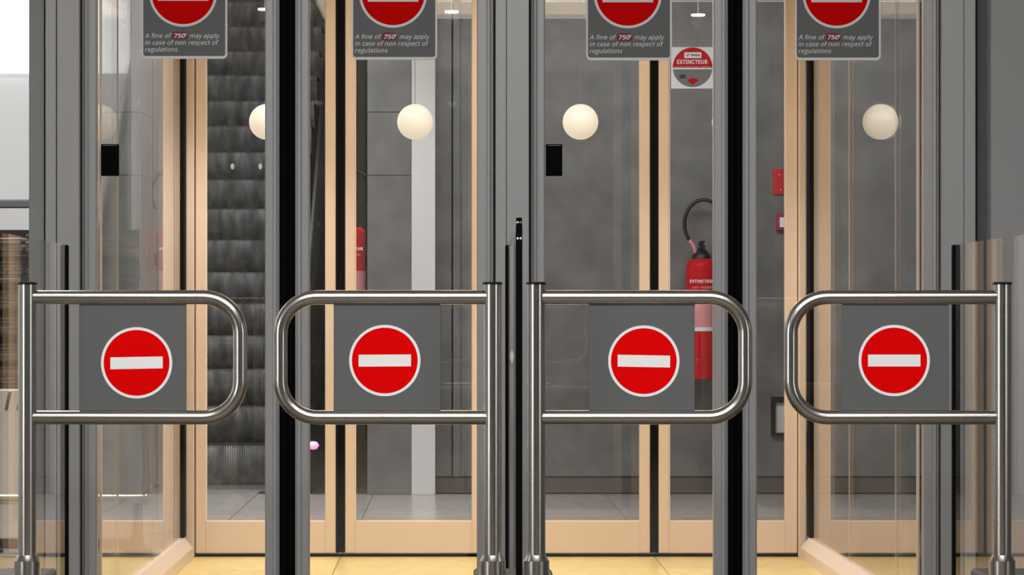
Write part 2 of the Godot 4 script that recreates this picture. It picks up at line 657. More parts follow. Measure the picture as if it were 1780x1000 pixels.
func vestibule() -> void:
	# side screens: three panes each, a chamfered sill rail, a corner post with black seal
	for side in 2:
		var s: float = -1.0 if side == 0 else 1.0
		var x: float = -1.035 if side == 0 else 1.356
		var d := struct("window_%d" % (side + 1), ["glass side screen of the vestibule by the bumper rail", "glass side screen of the vestibule by the grey wall panel"][side], "glass screen")
		var joints := [9.262, 9.72, 10.86, 11.965]
		for k in 3:
			obj("pane", one_box(Vector3(x - 0.004, 0.07, -joints[k + 1] + 0.003), Vector3(x + 0.004, 2.24, -joints[k] - 0.003)), M.screen_glass, d)
			if k > 0:
				obj("joint_strip", one_box(Vector3(x - 0.003, 0.07, -joints[k] - 0.0028), Vector3(x + 0.003, 2.24, -joints[k] + 0.0028), 0.0005), M.cream_frame, d)
		obj("front_trim", one_box(Vector3(x - 0.004, 0.0, -9.262), Vector3(x + 0.004, 2.24, -9.25), 0.001), M.cream_frame, d)
		var b := MB.new()
		var sill := PackedVector2Array([Vector2(-0.012, 0), Vector2(-0.012, 0.08), Vector2(0.012, 0.08), Vector2(0.044, 0.042), Vector2(0.046, 0.0)])
		for i in sill.size():
			sill[i].x = x - s * sill[i].x
		b.prism(sill, -12.0, -9.262)
		obj("bottom_rail", b, M.cream_frame, d)
		obj("top_rail", one_box(Vector3(x - 0.03, 2.24, -12.0), Vector3(x + 0.03, 2.34, -9.36), 0.002), M.cream_frame, d)
		obj("seal", one_box(Vector3(x - 0.012, 0.08, -12.07), Vector3(x + 0.012, 2.3, -11.968), 0.002), M.rubber, d)


func rear_doors() -> void:
	var z := ZB
	var top := 2.24
	var w := struct("trim_1", "cream metal surround of the rear doors", "door frame")
	obj("header", one_box(Vector3(px(312, z), 2.25, -z - 0.06), Vector3(px(1413, z), 2.34, -z), 0.002), M.cream_frame, w)
	obj("overpanel", one_box(Vector3(px(312, z), 2.5, -z - 0.05), Vector3(px(1413, z), 6.5, -z)), M.white_wall, w)
	obj("jamb", upright(323, 337.2, 0, 2.25, z - 0.03, 0.1, 0.003), M.cream_frame, w)
	obj("shadow_gap", upright(337.2, 339.6, 0, 2.25, z, 0.05, 0), M.gap, w)
	obj("jamb", upright(1388.6, 1402, 0, 2.25, z - 0.03, 0.1, 0.003), M.cream_frame, w)
	obj("shadow_gap", upright(1386.4, 1388.6, 0, 2.25, z, 0.05, 0), M.gap, w)
	obj("mullion", upright(839, 891, 0, 2.25, z - 0.01, 0.08, 0.003), M.cream_frame, w)
	obj("floor_channel", one_box(Vector3(px(339, z), 0.0, -z - 0.05), Vector3(px(1387, z), 0.009, -z - 0.004), 0.001), M.rubber, w)
	var leaves := [
		[339.6, 358.0, 565.0, 583.5, 591.6, true, "cream framed glass leaf in front of the escalator"],
		[600.0, 617.5, 820.0, 838.0, 591.6, false, "cream framed glass leaf in front of the pale pillar"],
		[892.0, 910.0, 1112.0, 1130.0, 1137.5, true, "cream framed glass leaf in front of the plain hall wall"],
		[1145.0, 1163.5, 1365.0, 1386.4, 1137.5, false, "cream framed glass leaf in front of the extinguisher"],
	]
	for i in 4:
		var l: Array = leaves[i]
		var d := struct("door_%d" % (i + 5), l[6], "door")
		obj("stile", upright(l[0], l[1], 0.014, top, z, 0.045, 0.003), M.cream_frame, d)
		obj("stile", upright(l[2], l[3], 0.014, top, z, 0.045, 0.003), M.cream_frame, d)
		obj("bottom_rail", one_box(Vector3(px(l[1], z), 0.014, -z - 0.043), Vector3(px(l[2], z), py(906, z), -z - 0.001), 0.002), M.cream_frame, d)
		obj("top_rail", one_box(Vector3(px(l[1], z), top - 0.1, -z - 0.043), Vector3(px(l[2], z), top, -z - 0.001), 0.002), M.cream_frame, d)
		obj("glazing_bead", one_box(Vector3(px(l[1], z), py(906, z), -z - 0.03), Vector3(px(l[1] + 1.3, z), top - 0.1, -z - 0.004)), M.notice_white, d)
		obj("pane", one_box(Vector3(px(l[1], z) - 0.004, py(906, z) - 0.004, -z - 0.028), Vector3(px(l[2], z) + 0.004, top - 0.096, -z - 0.018)), M.door_glass, d)
		if l[5]:
			obj("seal", upright(l[3], l[4] - 0.2, 0.014, top, z + 0.006, 0.03, 0.004), M.rubber, d)
		else:
			obj("seal", upright(l[4] + 0.2, l[0], 0.014, top, z + 0.006, 0.03, 0.004), M.rubber, d)


func hall() -> void:
	var z := ZW
	var w := struct("wall_back", "smooth grey back wall of the hall", "wall")
	obj("wall_face", one_box(Vector3(px(757, z), 0, -z - 0.2), Vector3(7, 2.7, -z)), M.hall_wall, w)
	obj("joint_strip", member(757, 1900, 0.5, 3.2, z - 0.002, 0.0018, 0), M.white_wall, w)
	obj("wall_strip", member(787.5, 800, -60, 829, z - 0.02, 0.02, 0.002), M.hall_wall, w)
	obj("shadow_gap", member(785, 787.5, 6, 829, z - 0.004, 0.003, 0), M.gap, w)
	var k := struct("baseboard_back", "dark base band along the hall wall", "baseboard")
	obj("base_board", member(757, 1900, 831.5, 857, z - 0.012, 0.012, 0.001), M.base_band, k)
	obj("shadow_gap", member(757, 1900, 828, 831.5, z - 0.003, 0.003, 0), M.gap, k)
	# clad column with a pale pillar on its flank
	w = struct("wall_pier", "grey clad pier with a pale strip, between escalator and hall wall", "pier")
	var zc := z - 0.18
	var x0 := px(638.5, zc)
	var x1 := px(715, zc)
	for r in [[0.0, py(700, zc)], [py(700, zc), py(305, zc)], [py(305, zc), py(195, zc)], [py(195, zc), 2.7]]:
		obj("cladding_panel", one_box(Vector3(x0, r[0] + 0.0012, -zc - 0.6), Vector3(x1 - 0.001, r[1] - 0.0012, -zc), 0.0015), M.cladding, w)
	obj("pale_strip", one_box(Vector3(x1, 0, -zc - 0.6), Vector3(px(756.5, zc), 2.7, -zc - 0.004), 0.002), M.pale_pillar, w)
	obj("pier_core", one_box(Vector3(x0 + 0.01, 0, -28), Vector3(px(756, zc), 2.7, -zc - 0.6)), M.hall_wall, w)


func escalator() -> void:
	var e := thing("escalator", "dark grey escalator rising away behind the glass doors", "escalator")
	var x0 := -1.98
	var x1 := -0.95
	# one ribbed step, shared by all
	var riser := MB.new()
	var prof := []
	for i in 9:
		var u := i / 8.0
		prof.append(Vector2(0.13 * (1.0 - u) * (1.0 - u), u * 0.2))   # (back, height)
	var pitch := 0.0128
	var n := int((x1 - x0) / pitch)
	for k in n:
		var a := x0 + k * pitch
		for g in [[a, a + pitch * 0.58, 0.0], [a + pitch * 0.58, a + pitch, 0.007]]:
			for i in 8:
				var p: Vector2 = prof[i]
				var q: Vector2 = prof[i + 1]
				riser.quad(Vector3(g[0], p.y, -p.x - g[2]), Vector3(g[1], p.y, -p.x - g[2]), Vector3(g[1], q.y, -q.x - g[2]), Vector3(g[0], q.y, -q.x - g[2]), Vector3(0, -0.3, 1))
		for i in 8:
			var p: Vector2 = prof[i]
			var q: Vector2 = prof[i + 1]
			for f in [[a, -1.0], [a + pitch * 0.58, 1.0]]:
				riser.quad(Vector3(f[0], p.y, -p.x), Vector3(f[0], q.y, -q.x), Vector3(f[0], q.y, -q.x - 0.007), Vector3(f[0], p.y, -p.x - 0.007), Vector3(f[1], 0, 0))
	var rm := riser.mesh()
	var tread := one_box(Vector3(x0, 0.192, -0.46), Vector3(x1, 0.2, -0.001), 0.002).mesh()
	var edges := [845.0, 770.0, 704.0, 640.5, 583.0, 529.0, 475.0, 420.0, 367.0, 317.0, 270.0, 225.0, 182.0, 138.0, 97.0, 55.0, 12.0, -32.0, -76.0]
	for i in 18:
		var zi: float = ZE + 0.4 * i
		var h: float = py(edges[i], zi)
		var hn: float = py(edges[i + 1], zi + 0.4)
		var s := obj("step", rm, M.step_metal, e, Vector3(0, h, -zi))
		s.scale.y = (hn - h) / 0.2
		obj("tread", tread, M.step_tread, s)
	obj("comb_plate", one_box(Vector3(x0, -0.004, -ZE), Vector3(x1, 0.006, -ZE + 0.5), 0.002), M.balustrade, e)
	# sides: cladding, deck, black hand rail turning over the newel
	for side in 2:
		var xa: float = -0.8 if side == 0 else x0 - 0.04
		var line := func(z: float) -> float: return maxf(0.0, 0.56 * (z - 17.3))
		var low := PackedVector2Array()
		var high := PackedVector2Array()
		for i in 19:
			var z: float = 16.5 + i * 0.5
			high.append(Vector2(-z, line.call(z) + 0.98))
			low.append(Vector2(-z, maxf(0.0, line.call(z) - 0.95)))
		low.reverse()
		var poly := high.duplicate()
		poly.append_array(low)
		var b := MB.new()
		b.slab(poly, xa, xa + 0.03)
		obj("balustrade_panel", b, M.balustrade, e)
		var rail := []
		for i in 13:
			var a := PI * (1.5 - i / 12.0)
			rail.append(Vector3(xa + 0.015, 0.77 + 0.3 * sin(a), -16.62 - 0.34 * cos(a)))
		for i in 18:
			var z: float = 16.9 + i * 0.5
			rail.append(Vector3(xa + 0.015, line.call(z) + 1.07, -z))
		b = MB.new()
		b.tube(rail, 0.036, 12)
		obj("hand_rail", b, M.black_plastic, e)
		var deck := []
		for i in 18:
			var z: float = 16.45 + i * 0.5
			deck.append(Vector3(xa + 0.035, line.call(z) + 0.42, -z))
		b = MB.new()
		b.tube(deck, 0.045, 10)
		obj("skirt_band", b, M.black_plastic, e)
		obj("newel_foot", one_box(Vector3(xa - 0.045, 0, -16.95), Vector3(xa + 0.075, 0.3, -16.35), 0.03), M.black_plastic, e)
	var p := MB.new()
	p.lathe([Vector2(0, -0.022), Vector2(0.02, -0.018), Vector2(0.032, 0), Vector2(0.02, 0.018), Vector2(0, 0.022)], Vector3(px(544, 16.3), py(775, 16.3), -16.32), 20, true)
	obj("indicator_lamp", p, M.pink_glow, e)
	var o := OmniLight3D.new()
	o.name = "indicator_light"
	e.add_child(o)
	o.position = Vector3(px(544, 16.3), py(775, 16.3), -16.32)
	o.light_color = Color8(255, 92, 200)
	o.light_energy = 0.004
	o.omni_range = 6.0
	o.omni_attenuation = 2.0
	o.light_size = 0.02
	o.shadow_enabled = true


func side_hall() -> void:
	var zl := 20.0
	var w := struct("wall_side_hall", "pale wall of the side hall below a glowing panel", "wall")
	obj("wall_face", one_box(Vector3(-6, 0, -zl - 0.2), Vector3(px(227, zl), 4.0, -zl)), M.white_wall, w)
	obj("wall_top", one_box(Vector3(-6, 4.0, -zl - 0.2), Vector3(px(227, zl), 6.5, -zl)), M.white_wall, w)
	var l := thing("light_panel", "glowing white panel running along the top of the pale side wall", "light panel")
	obj("diffuser", one_box(Vector3(-5.9, py(128, zl), -zl + 0.001), Vector3(px(227, zl), 4.0, -zl + 0.05), 0.004), M.lightbox_glow, l)
	w = struct("trim_2", "pale square post standing past the vestibule side screen", "post")
	obj("post_face", one_box(Vector3(px(228, 13.4), 0, -13.6), Vector3(px(296, 13.4), 6.5, -13.4), 0.004), M.white_wall, w)
	var zr := 19.2
	var r := thing("wall_rail", "dark rail along the pale side wall under the glowing panel", "rail")
	obj("rail_bar", one_box(Vector3(-5.5, py(362, zr), -zr - 0.04), Vector3(px(60, zr), py(347, zr), -zr), 0.01), M.dark_frame, r)
	for k in 4:
		obj("bracket", one_box(Vector3(-5.2 + 0.75 * k, py(360, zr), -zl), Vector3(-5.16 + 0.75 * k, py(350, zr), -zr - 0.04), 0.002), M.dark_frame, r)
	# white counter with the display rack of magazines on it
	var zk := 12.5
	var top := py(677, zk)
	var c := thing("counter", "white counter with slanted dark strokes on its front, under the magazine rack", "counter")
	obj("body", one_box(Vector3(-2.3, 0.04, -zk - 0.45), Vector3(px(224, zk), top, -zk), 0.006), M.kiosk_white, c)
	obj("plinth", one_box(Vector3(-2.28, 0, -zk - 0.43), Vector3(px(221, zk), 0.04, -zk - 0.03), 0.002), M.shelf_dark, c)
	for k in 5:
		var b := MB.new()
		var ax: float = px(8 + 20.5 * (k - 2), zk)
		b.prism(PackedVector2Array([Vector2(ax, py(713, zk)), Vector2(ax + 0.013, py(713, zk)), Vector2(ax + 0.028, py(682, zk)), Vector2(ax + 0.015, py(682, zk))]), -zk - 0.0005, -zk + 0.002)
		obj("lettering_stroke", b, M.black_plastic, c)
	var rk := thing("magazine_rack", "dark shelf rack standing on the white counter, filled with stacked magazines", "rack")
	var rx0 := -2.28
	var rx1 := px(224, zk)
	obj("back_panel", one_box(Vector3(rx0, top, -zk - 0.42), Vector3(rx1, py(395, zk), -zk - 0.4)), M.shelf_dark, rk)
	var shelf_y := []
	for k in 6:
		var y: float = top + 0.001 + k * 0.105
		obj("shelf", one_box(Vector3(rx0, y, -zk - 0.4), Vector3(rx1, y + 0.006, -zk - 0.06), 0.001), M.shelf_dark, rk)
		shelf_y.append(y + 0.006)
	var rng := RandomNumberGenerator.new()
	rng.seed = 11
	var first: Node3D = null
	var tones := ["charcoal", "dark grey", "mid grey", "black", "pale grey", "charcoal", "dark grey", "pink", "tan"]
	var nth := ["first", "second", "third", "fourth", "fifth", "sixth"]
	var pal := ["magazine_0", "magazine_1", "magazine_2", "magazine_3", "magazine_4", "magazine_0", "magazine_1", "magazine_pink", "magazine_tan"]
	for s in 6:
		for col in 3:
			var xc: float = [-1.82, -1.6, -1.38][col]
			var y: float = shelf_y[s] + 0.0006
			for k in rng.randi_range(5, 6):
				var o: Node3D
				var tone: int = rng.randi_range(0, 8)
				var label := "%s magazine, %s in its stack, %s shelf up, %s" % [tones[tone], nth[k], nth[s], ["by the open end", "middle stack", "by the vestibule"][col]]
				if first == null:
					first = thing("magazine", label, "magazine", Vector3.ZERO, "magazines stacked in the rack")
					obj("cover", one_box(Vector3(-0.1, 0.0, -0.14), Vector3(0.1, 0.0125, 0.14), 0.003), M[pal[tone]], first)
					obj("page_block", one_box(Vector3(-0.094, 0.0025, -0.12), Vector3(0.098, 0.0105, 0.1415), 0.001), M.page_grey, first)
					o = first
				else:
					o = first.duplicate()
					o.name = numbered("magazine")
					add_child(o, true)
					o.set_meta("label", label)
					(o.get_child(0) as MeshInstance3D).material_override = M[pal[tone]]
				o.position = Vector3(xc + rng.randf_range(-0.006, 0.006), y, -zk - 0.22 + rng.randf_range(-0.01, 0.01))
				y += 0.0138
	# bumper rail
	var zb := 12.3
	r = thing("bumper_rail", "low steel bumper rail on short legs in front of the white counter", "rail")
	var b2 := MB.new()
	var ry := py(868, zb)
	b2.tube([Vector3(-3.2, ry, -zb), Vector3(px(252, zb), ry, -zb)], 0.021, 18)
	obj("rail_tube", b2, M.rail_steel, r)
	b2 = MB.new()
	var q: Array = []
	for i in 9:
		var a := -PI / 2 + PI * i / 8.0
		q.append(Vector2(0.024 * cos(a), 0.024 * sin(a)))
	b2.lathe(q, Vector3(px(254, zb), ry, -zb), 18, true)
	obj("end_cap", b2, M.rail_steel, r)
	for k in 4:
		b2 = MB.new()
		var lx: float = px(-18, zb) + 0.36 * (k - 2)
		if k == 3:
			lx = px(240, zb)
		b2.lathe([Vector2(0.055, 0), Vector2(0.055, 0.012), Vector2(0.03, 0.025), Vector2(0.02, 0.06), Vector2(0.018, ry - 0.015)], Vector3(lx, 0, -zb), 18)
		obj("leg", b2, M.black_plastic, r)


# ------------------------------------------------------------------ barriers and gates
func barriers() -> void:
	var spots := [[-1.086, "clear glass barrier with black end posts beside the open side of the entrance"], [0.152, "glass barrier seen edge-on between the two middle gate posts"], [1.397, "clear glass barrier with black end posts beside the grey wall panel"]]
	for i in 3:
		var x: float = spots[i][0]
		var b := thing("glass_barrier", spots[i][1], "barrier", Vector3(x, 0, -8.1))
		var top := 1.12
		var far_z := -0.7
		var near_z := 0.64
		obj("pane", one_box(Vector3(-0.006, 0.06, far_z), Vector3(0.006, top, near_z)), M.barrier_glass, b)
		obj("post", one_box(Vector3(-0.0105, 0, far_z - 0.03), Vector3(0.0105, top - 0.001, far_z - 0.001), 0.003), M.rubber, b)
		if i == 1:
			var m := MB.new()
			m.box(Vector3(-0.0075, 0, near_z + 0.001), Vector3(0.0075, 1.135, near_z + 0.03), 0.002)
			m.tube([Vector3(0, 1.13, near_z + 0.016), Vector3(0, 1.152, near_z + 0.016)], 0.007, 14)
			obj("post", m, M.rubber, b)
			m = MB.new()
			m.tube([Vector3(0, 1.139, near_z + 0.016), Vector3(0, 1.143, near_z + 0.016)], 0.0076, 14)
			obj("collar_ring", m, M.steel, b)
			for s in [-1.0, 1.0]:
				m = MB.new()
				m.lathe([Vector2(0, -0.0035), Vector2(0.0035, 0), Vector2(0, 0.0035)], Vector3(0.0036 * s, 1.103, near_z + 0.03), 12, true)
				obj("screw_head", m, M.sign_white, b)
			obj("edge_profile", one_box(Vector3(-0.011, 0.0, 0.02), Vector3(0.0, 1.1, 0.05), 0.002), M.side_wall, b)
			m = MB.new()
			var dy := py(620, 8.05)
			m.prism(PackedVector2Array([Vector2(-0.0055, dy - 0.02), Vector2(0.0004, dy), Vector2(-0.0055, dy + 0.02), Vector2(-0.0114, dy)]), 0.05, 0.053)
			obj("lock_plate", m, M.pale_print, b)
		else:
			obj("post", one_box(Vector3(-0.0105, 0, near_z + 0.001), Vector3(0.0105, top - 0.001, near_z + 0.03), 0.003), M.rubber, b)
		# drive housing that carries the gate posts
		var hx0: float = [-0.16, -0.105, -0.107][i]
		var hx1: float = [0.092, 0.09, 0.16][i]
		obj("drive_housing", one_box(Vector3(hx0, 0, 0.19), Vector3(hx1, 0.29, 0.6), 0.006), M.plate_grey, b)


func make_gate(post_px: float, end_px: float, plate0: float, plate1: float, disc_px: float, disc_py: float, label: String, tilt: float) -> void:
	var z := ZG
	var x := px(post_px, z)
	var g := thing("swing_gate", label, "gate", Vector3(x, 0.2905, -z), "one-way swing gates")
	var k := z / F
	var b := MB.new()
	b.tube([Vector3(0, 0.04, 0), Vector3(0, py(495, z) - 0.2905, 0)], 0.0222, 36)
	obj("post", b, M.steel, g)
	b = MB.new()
	b.lathe([Vector2(0, 0), Vector2(0.0242, 0), Vector2(0.0242, 0.004), Vector2(0.022, 0.0062), Vector2(0, 0.0066)], Vector3(0, py(495, z) - 0.2905, 0), 36)
	obj("post_cap", b, M.steel_cap, g)
	b = MB.new()
	var top := py(965, z) - 0.2905
	b.lathe([Vector2(0, 0), Vector2(0.036, 0), Vector2(0.036, 0.006), Vector2(0.0318, 0.006), Vector2(0.0318, top - 0.014), Vector2(0.0305, top - 0.0125), Vector2(0.0236, top), Vector2(0, top)], Vector3.ZERO, 40)
	obj("collar", b, M.steel, g)
	# bent tube arm
	var s: float = signf(end_px - post_px)
	var y1 := py(517, z) - 0.2905
	var y0 := py(726, z) - 0.2905
	var xe := px(end_px - s * 12.5, z) - x
	var r := 0.088
	var path := [Vector3(s * 0.012, y1, 0)]
	for i in 13:
		var a := PI / 2 * i / 12.0
		path.append(Vector3(xe - s * r + s * r * sin(a), y1 - r + r * cos(a), 0))
	for i in 13:
		var a := PI / 2 * i / 12.0
		path.append(Vector3(xe - s * r + s * r * cos(a), y0 + r - r * sin(a), 0))
	path.append(Vector3(s * 0.012, y0, 0))
	b = MB.new()
	b.tube(path, 0.0172, 28)
	obj("arm", b, M.steel, g)
	# sign plate between the two arms
	var p := obj("sign_plate", one_box(Vector3(px(plate0, z) - x, y0 + 0.0165, -0.003), Vector3(px(plate1, z) - x, y1 - 0.0165, 0.003), 0.001), M.plate_grey, g)
	var c := Vector2(px(disc_px, z) - x, py(disc_py, z) - 0.2905)
	b = MB.new()
	b.frame(disc(c.x, c.y, 62 * k, 72), disc(c.x, c.y, 57.2 * k, 72), 0.0031, 0.0042)
	obj("white_ring", b, M.sign_white, p)
	b = MB.new()
	b.prism(disc(c.x, c.y, 57.2 * k, 72), 0.0031, 0.0040)
	obj("red_disc", b, M.sign_red, p)
	b = MB.new()
	var bar := PackedVector2Array()
	for q in [[-45.5, -10.3], [45.5, -10.3], [45.5, 10.3], [-45.5, 10.3]]:
		bar.append(c + Vector2(q[0] * k, q[1] * k + q[0] * k * tilt))
	b.prism(bar, 0.0041, 0.0046)
	obj("white_bar", b, M.sign_white, p)


func gates() -> void:
	make_gate(47.5, 430, 138.5, 323.5, 237.7, 631, "steel swing gate hinged next to the magazine counter, no-entry disc on its plate", 0.018)
	make_gate(856, 475, 580, 765.5, 669, 627, "steel swing gate whose plate stands in front of the pale pillar", 0.006)
	make_gate(932, 1308, 1024, 1207.5, 1119, 628, "steel swing gate overlapping the red fire extinguisher", -0.018)
	make_gate(1742, 1362, 1464, 1649, 1554, 627, "steel swing gate hinged next to the plain grey wall panel", 0.0)


# ------------------------------------------------------------------ notices on the front doors
func notices() -> void:
	var z := ZF + 0.0105
	var k := z / F
	var spots := [[246.0, 102.3, "no-entry notice with fine text on the door leaf before the escalator"], [611.0, 104.0, "no-entry notice with fine text hanging in front of the grey clad pier"], [1019.0, 105.0, "no-entry notice with fine text beside the extinguisher sticker"], [1382.0, 105.0, "no-entry notice with fine text on the door leaf nearest the grey wall panel"]]
	var rows := [["A fine of", 6.0, 36.5, 44.5], ["may apply", 84.0, 36.5, 50.5], ["in case of non respect of", 6.0, 24.6, 126.5], ["regulations", 6.0, 12.6, 56.0]]
	var plate := MB.new()
	var w := 149.0 * k
	var h := 228.0 * k
	plate.prism(round_rect(0, 0, w, h, 8 * k), -0.004, 0.0)
	var border := MB.new()
	border.frame(round_rect(0, 0, w, h, 8 * k), round_rect(3.0 * k, 4.8 * k, w - 3.4 * k, h - 4.6 * k, 4.5 * k), 0.0001, 0.0008)
	var cy := 115.0 * k
	var cx := w * 0.485
	var ring := MB.new()
	ring.frame(disc(cx, cy, 59.3 * k, 72), disc(cx, cy, 54.8 * k, 72), 0.0001, 0.0007)
	var red := MB.new()
	red.prism(disc(cx, cy, 54.8 * k, 72), 0.0001, 0.0006)
	var bar := MB.new()
	bar.prism(rect(cx - 44 * k, 101 * k, cx + 44 * k, 122 * k), 0.0006, 0.0009)
	var pill := MB.new()
	pill.prism(round_rect(53.5 * k, 33.8 * k, 79.5 * k, 47.0 * k, 4 * k), 0.0001, 0.0004)
	var letters := []
	for r in rows:
		letters.append([lettering(r[0], 10.6 * k, false, 0.2, r[3] * k), Vector3(r[1] * k, r[2] * k, 0.0004)])
	letters.append([lettering("750", 10.8 * k, true, 0.2, 19.5 * k), Vector3(55.5 * k, 36.3 * k, 0.0007)])
	letters.append([lettering("€", 5.6 * k, true, 0.2, 3.6 * k), Vector3(74.8 * k, 40.5 * k, 0.0007)])
	var meshes := [plate.mesh(), border.mesh(), ring.mesh(), red.mesh(), bar.mesh(), pill.mesh()]
	for s in spots:
		var n := thing("notice_sign", s[2], "sign", Vector3(px(s[0], z), py(s[1], z), -z), "no-entry notices on the front doors")
		obj("plate", meshes[0], M.notice_grey, n)
		obj("white_border", meshes[1], M.notice_white, n)
		obj("white_ring", meshes[2], M.notice_white, n)
		obj("red_disc", meshes[3], M.notice_red, n)
		obj("white_bar", meshes[4], M.notice_white, n)
		obj("red_highlight", meshes[5], M.pill_red, n)
		for l in letters:
			obj("lettering", l[0], M.pale_print, n, l[1])


# ------------------------------------------------------------------ things on the hall wall
func extinguisher(at: Vector3, label: String, hose_out: float, anchor: Vector3, flip := 1.0) -> void:
	var e := thing("fire_extinguisher", label, "extinguisher", at)
	var r := 0.08
	var b := MB.new()
	b.lathe([Vector2(0, 0), Vector2(r - 0.008, 0), Vector2(r - 0.002, 0.004), Vector2(r, 0.014), Vector2(r, 0.57), Vector2(r * 0.985, 0.588), Vector2(r * 0.93, 0.603), Vector2(r * 0.82, 0.616), Vector2(r * 0.6, 0.626), Vector2(r * 0.4, 0.63), Vector2(0, 0.632)], Vector3.ZERO, 36)
	obj("body", b, M.fire_red, e)
	b = MB.new()
	b.lathe([Vector2(r + 0.0006, 0.27), Vector2(r + 0.0006, 0.39)], Vector3.ZERO, 36)
	obj("paper_label", b, M.fire_label, e)
	b = MB.new()
	b.lathe([Vector2(r + 0.0008, 0.25), Vector2(r + 0.003, 0.252), Vector2(r + 0.003, 0.268), Vector2(r + 0.0008, 0.27)], Vector3.ZERO, 36)
	obj("strap", b, M.pale_print, e)
	b = MB.new()
	b.lathe([Vector2(0, 0.622), Vector2(0.05, 0.622), Vector2(0.05, 0.634), Vector2(0.034, 0.66), Vector2(0.016, 0.682), Vector2(0, 0.69)], Vector3.ZERO, 20)
	b.box(Vector3(-0.014, 0.68, -0.02), Vector3(0.014, 0.694, 0.085), 0.004)
	b.box(Vector3(-0.012, 0.705, -0.02), Vector3(0.012, 0.716, 0.1), 0.004)
	b.box(Vector3(-0.012, 0.68, -0.025), Vector3(0.012, 0.716, 0.0), 0.004)
	obj("valve_head", b, M.black_plastic, e)
	b = MB.new()
	var path := []
	for i in 25:
		var a: float = deg_to_rad(-40.0 + 262.0 * i / 24.0)
		path.append(Vector3(-flip * 0.0 + cos(a) * hose_out * flip + 0.012 * flip, 0.805 + sin(a) * 0.125, 0.012))
	b.tube(path, 0.0095, 12)
	obj("hose", b, M.black_plastic, e)
	b = MB.new()
	b.tube([path[24], path[24] + Vector3(0.02 * flip, -0.025, 0), Vector3(0.028 * -flip, 0.655, 0.008)], 0.0102, 12)
	obj("hose_coupling", b, M.fire_label, e)
	obj("lettering", lettering("EXTINCTEUR", 0.022, true, 0.0, 0.13), M.sign_white, e, Vector3(-0.065, 0.5, r + 0.001))
	obj("lettering", lettering("EAU + ADDITIF", 0.016, true, 0.0, 0.1), M.fire_label, e, Vector3(-0.05, 0.47, r + 0.001))
	obj("wall_bracket", one_box(anchor - Vector3(0.015, 0.03, 0.015), anchor + Vector3(0.015, 0.03, 0.015), 0.002), M.black_plastic, e)


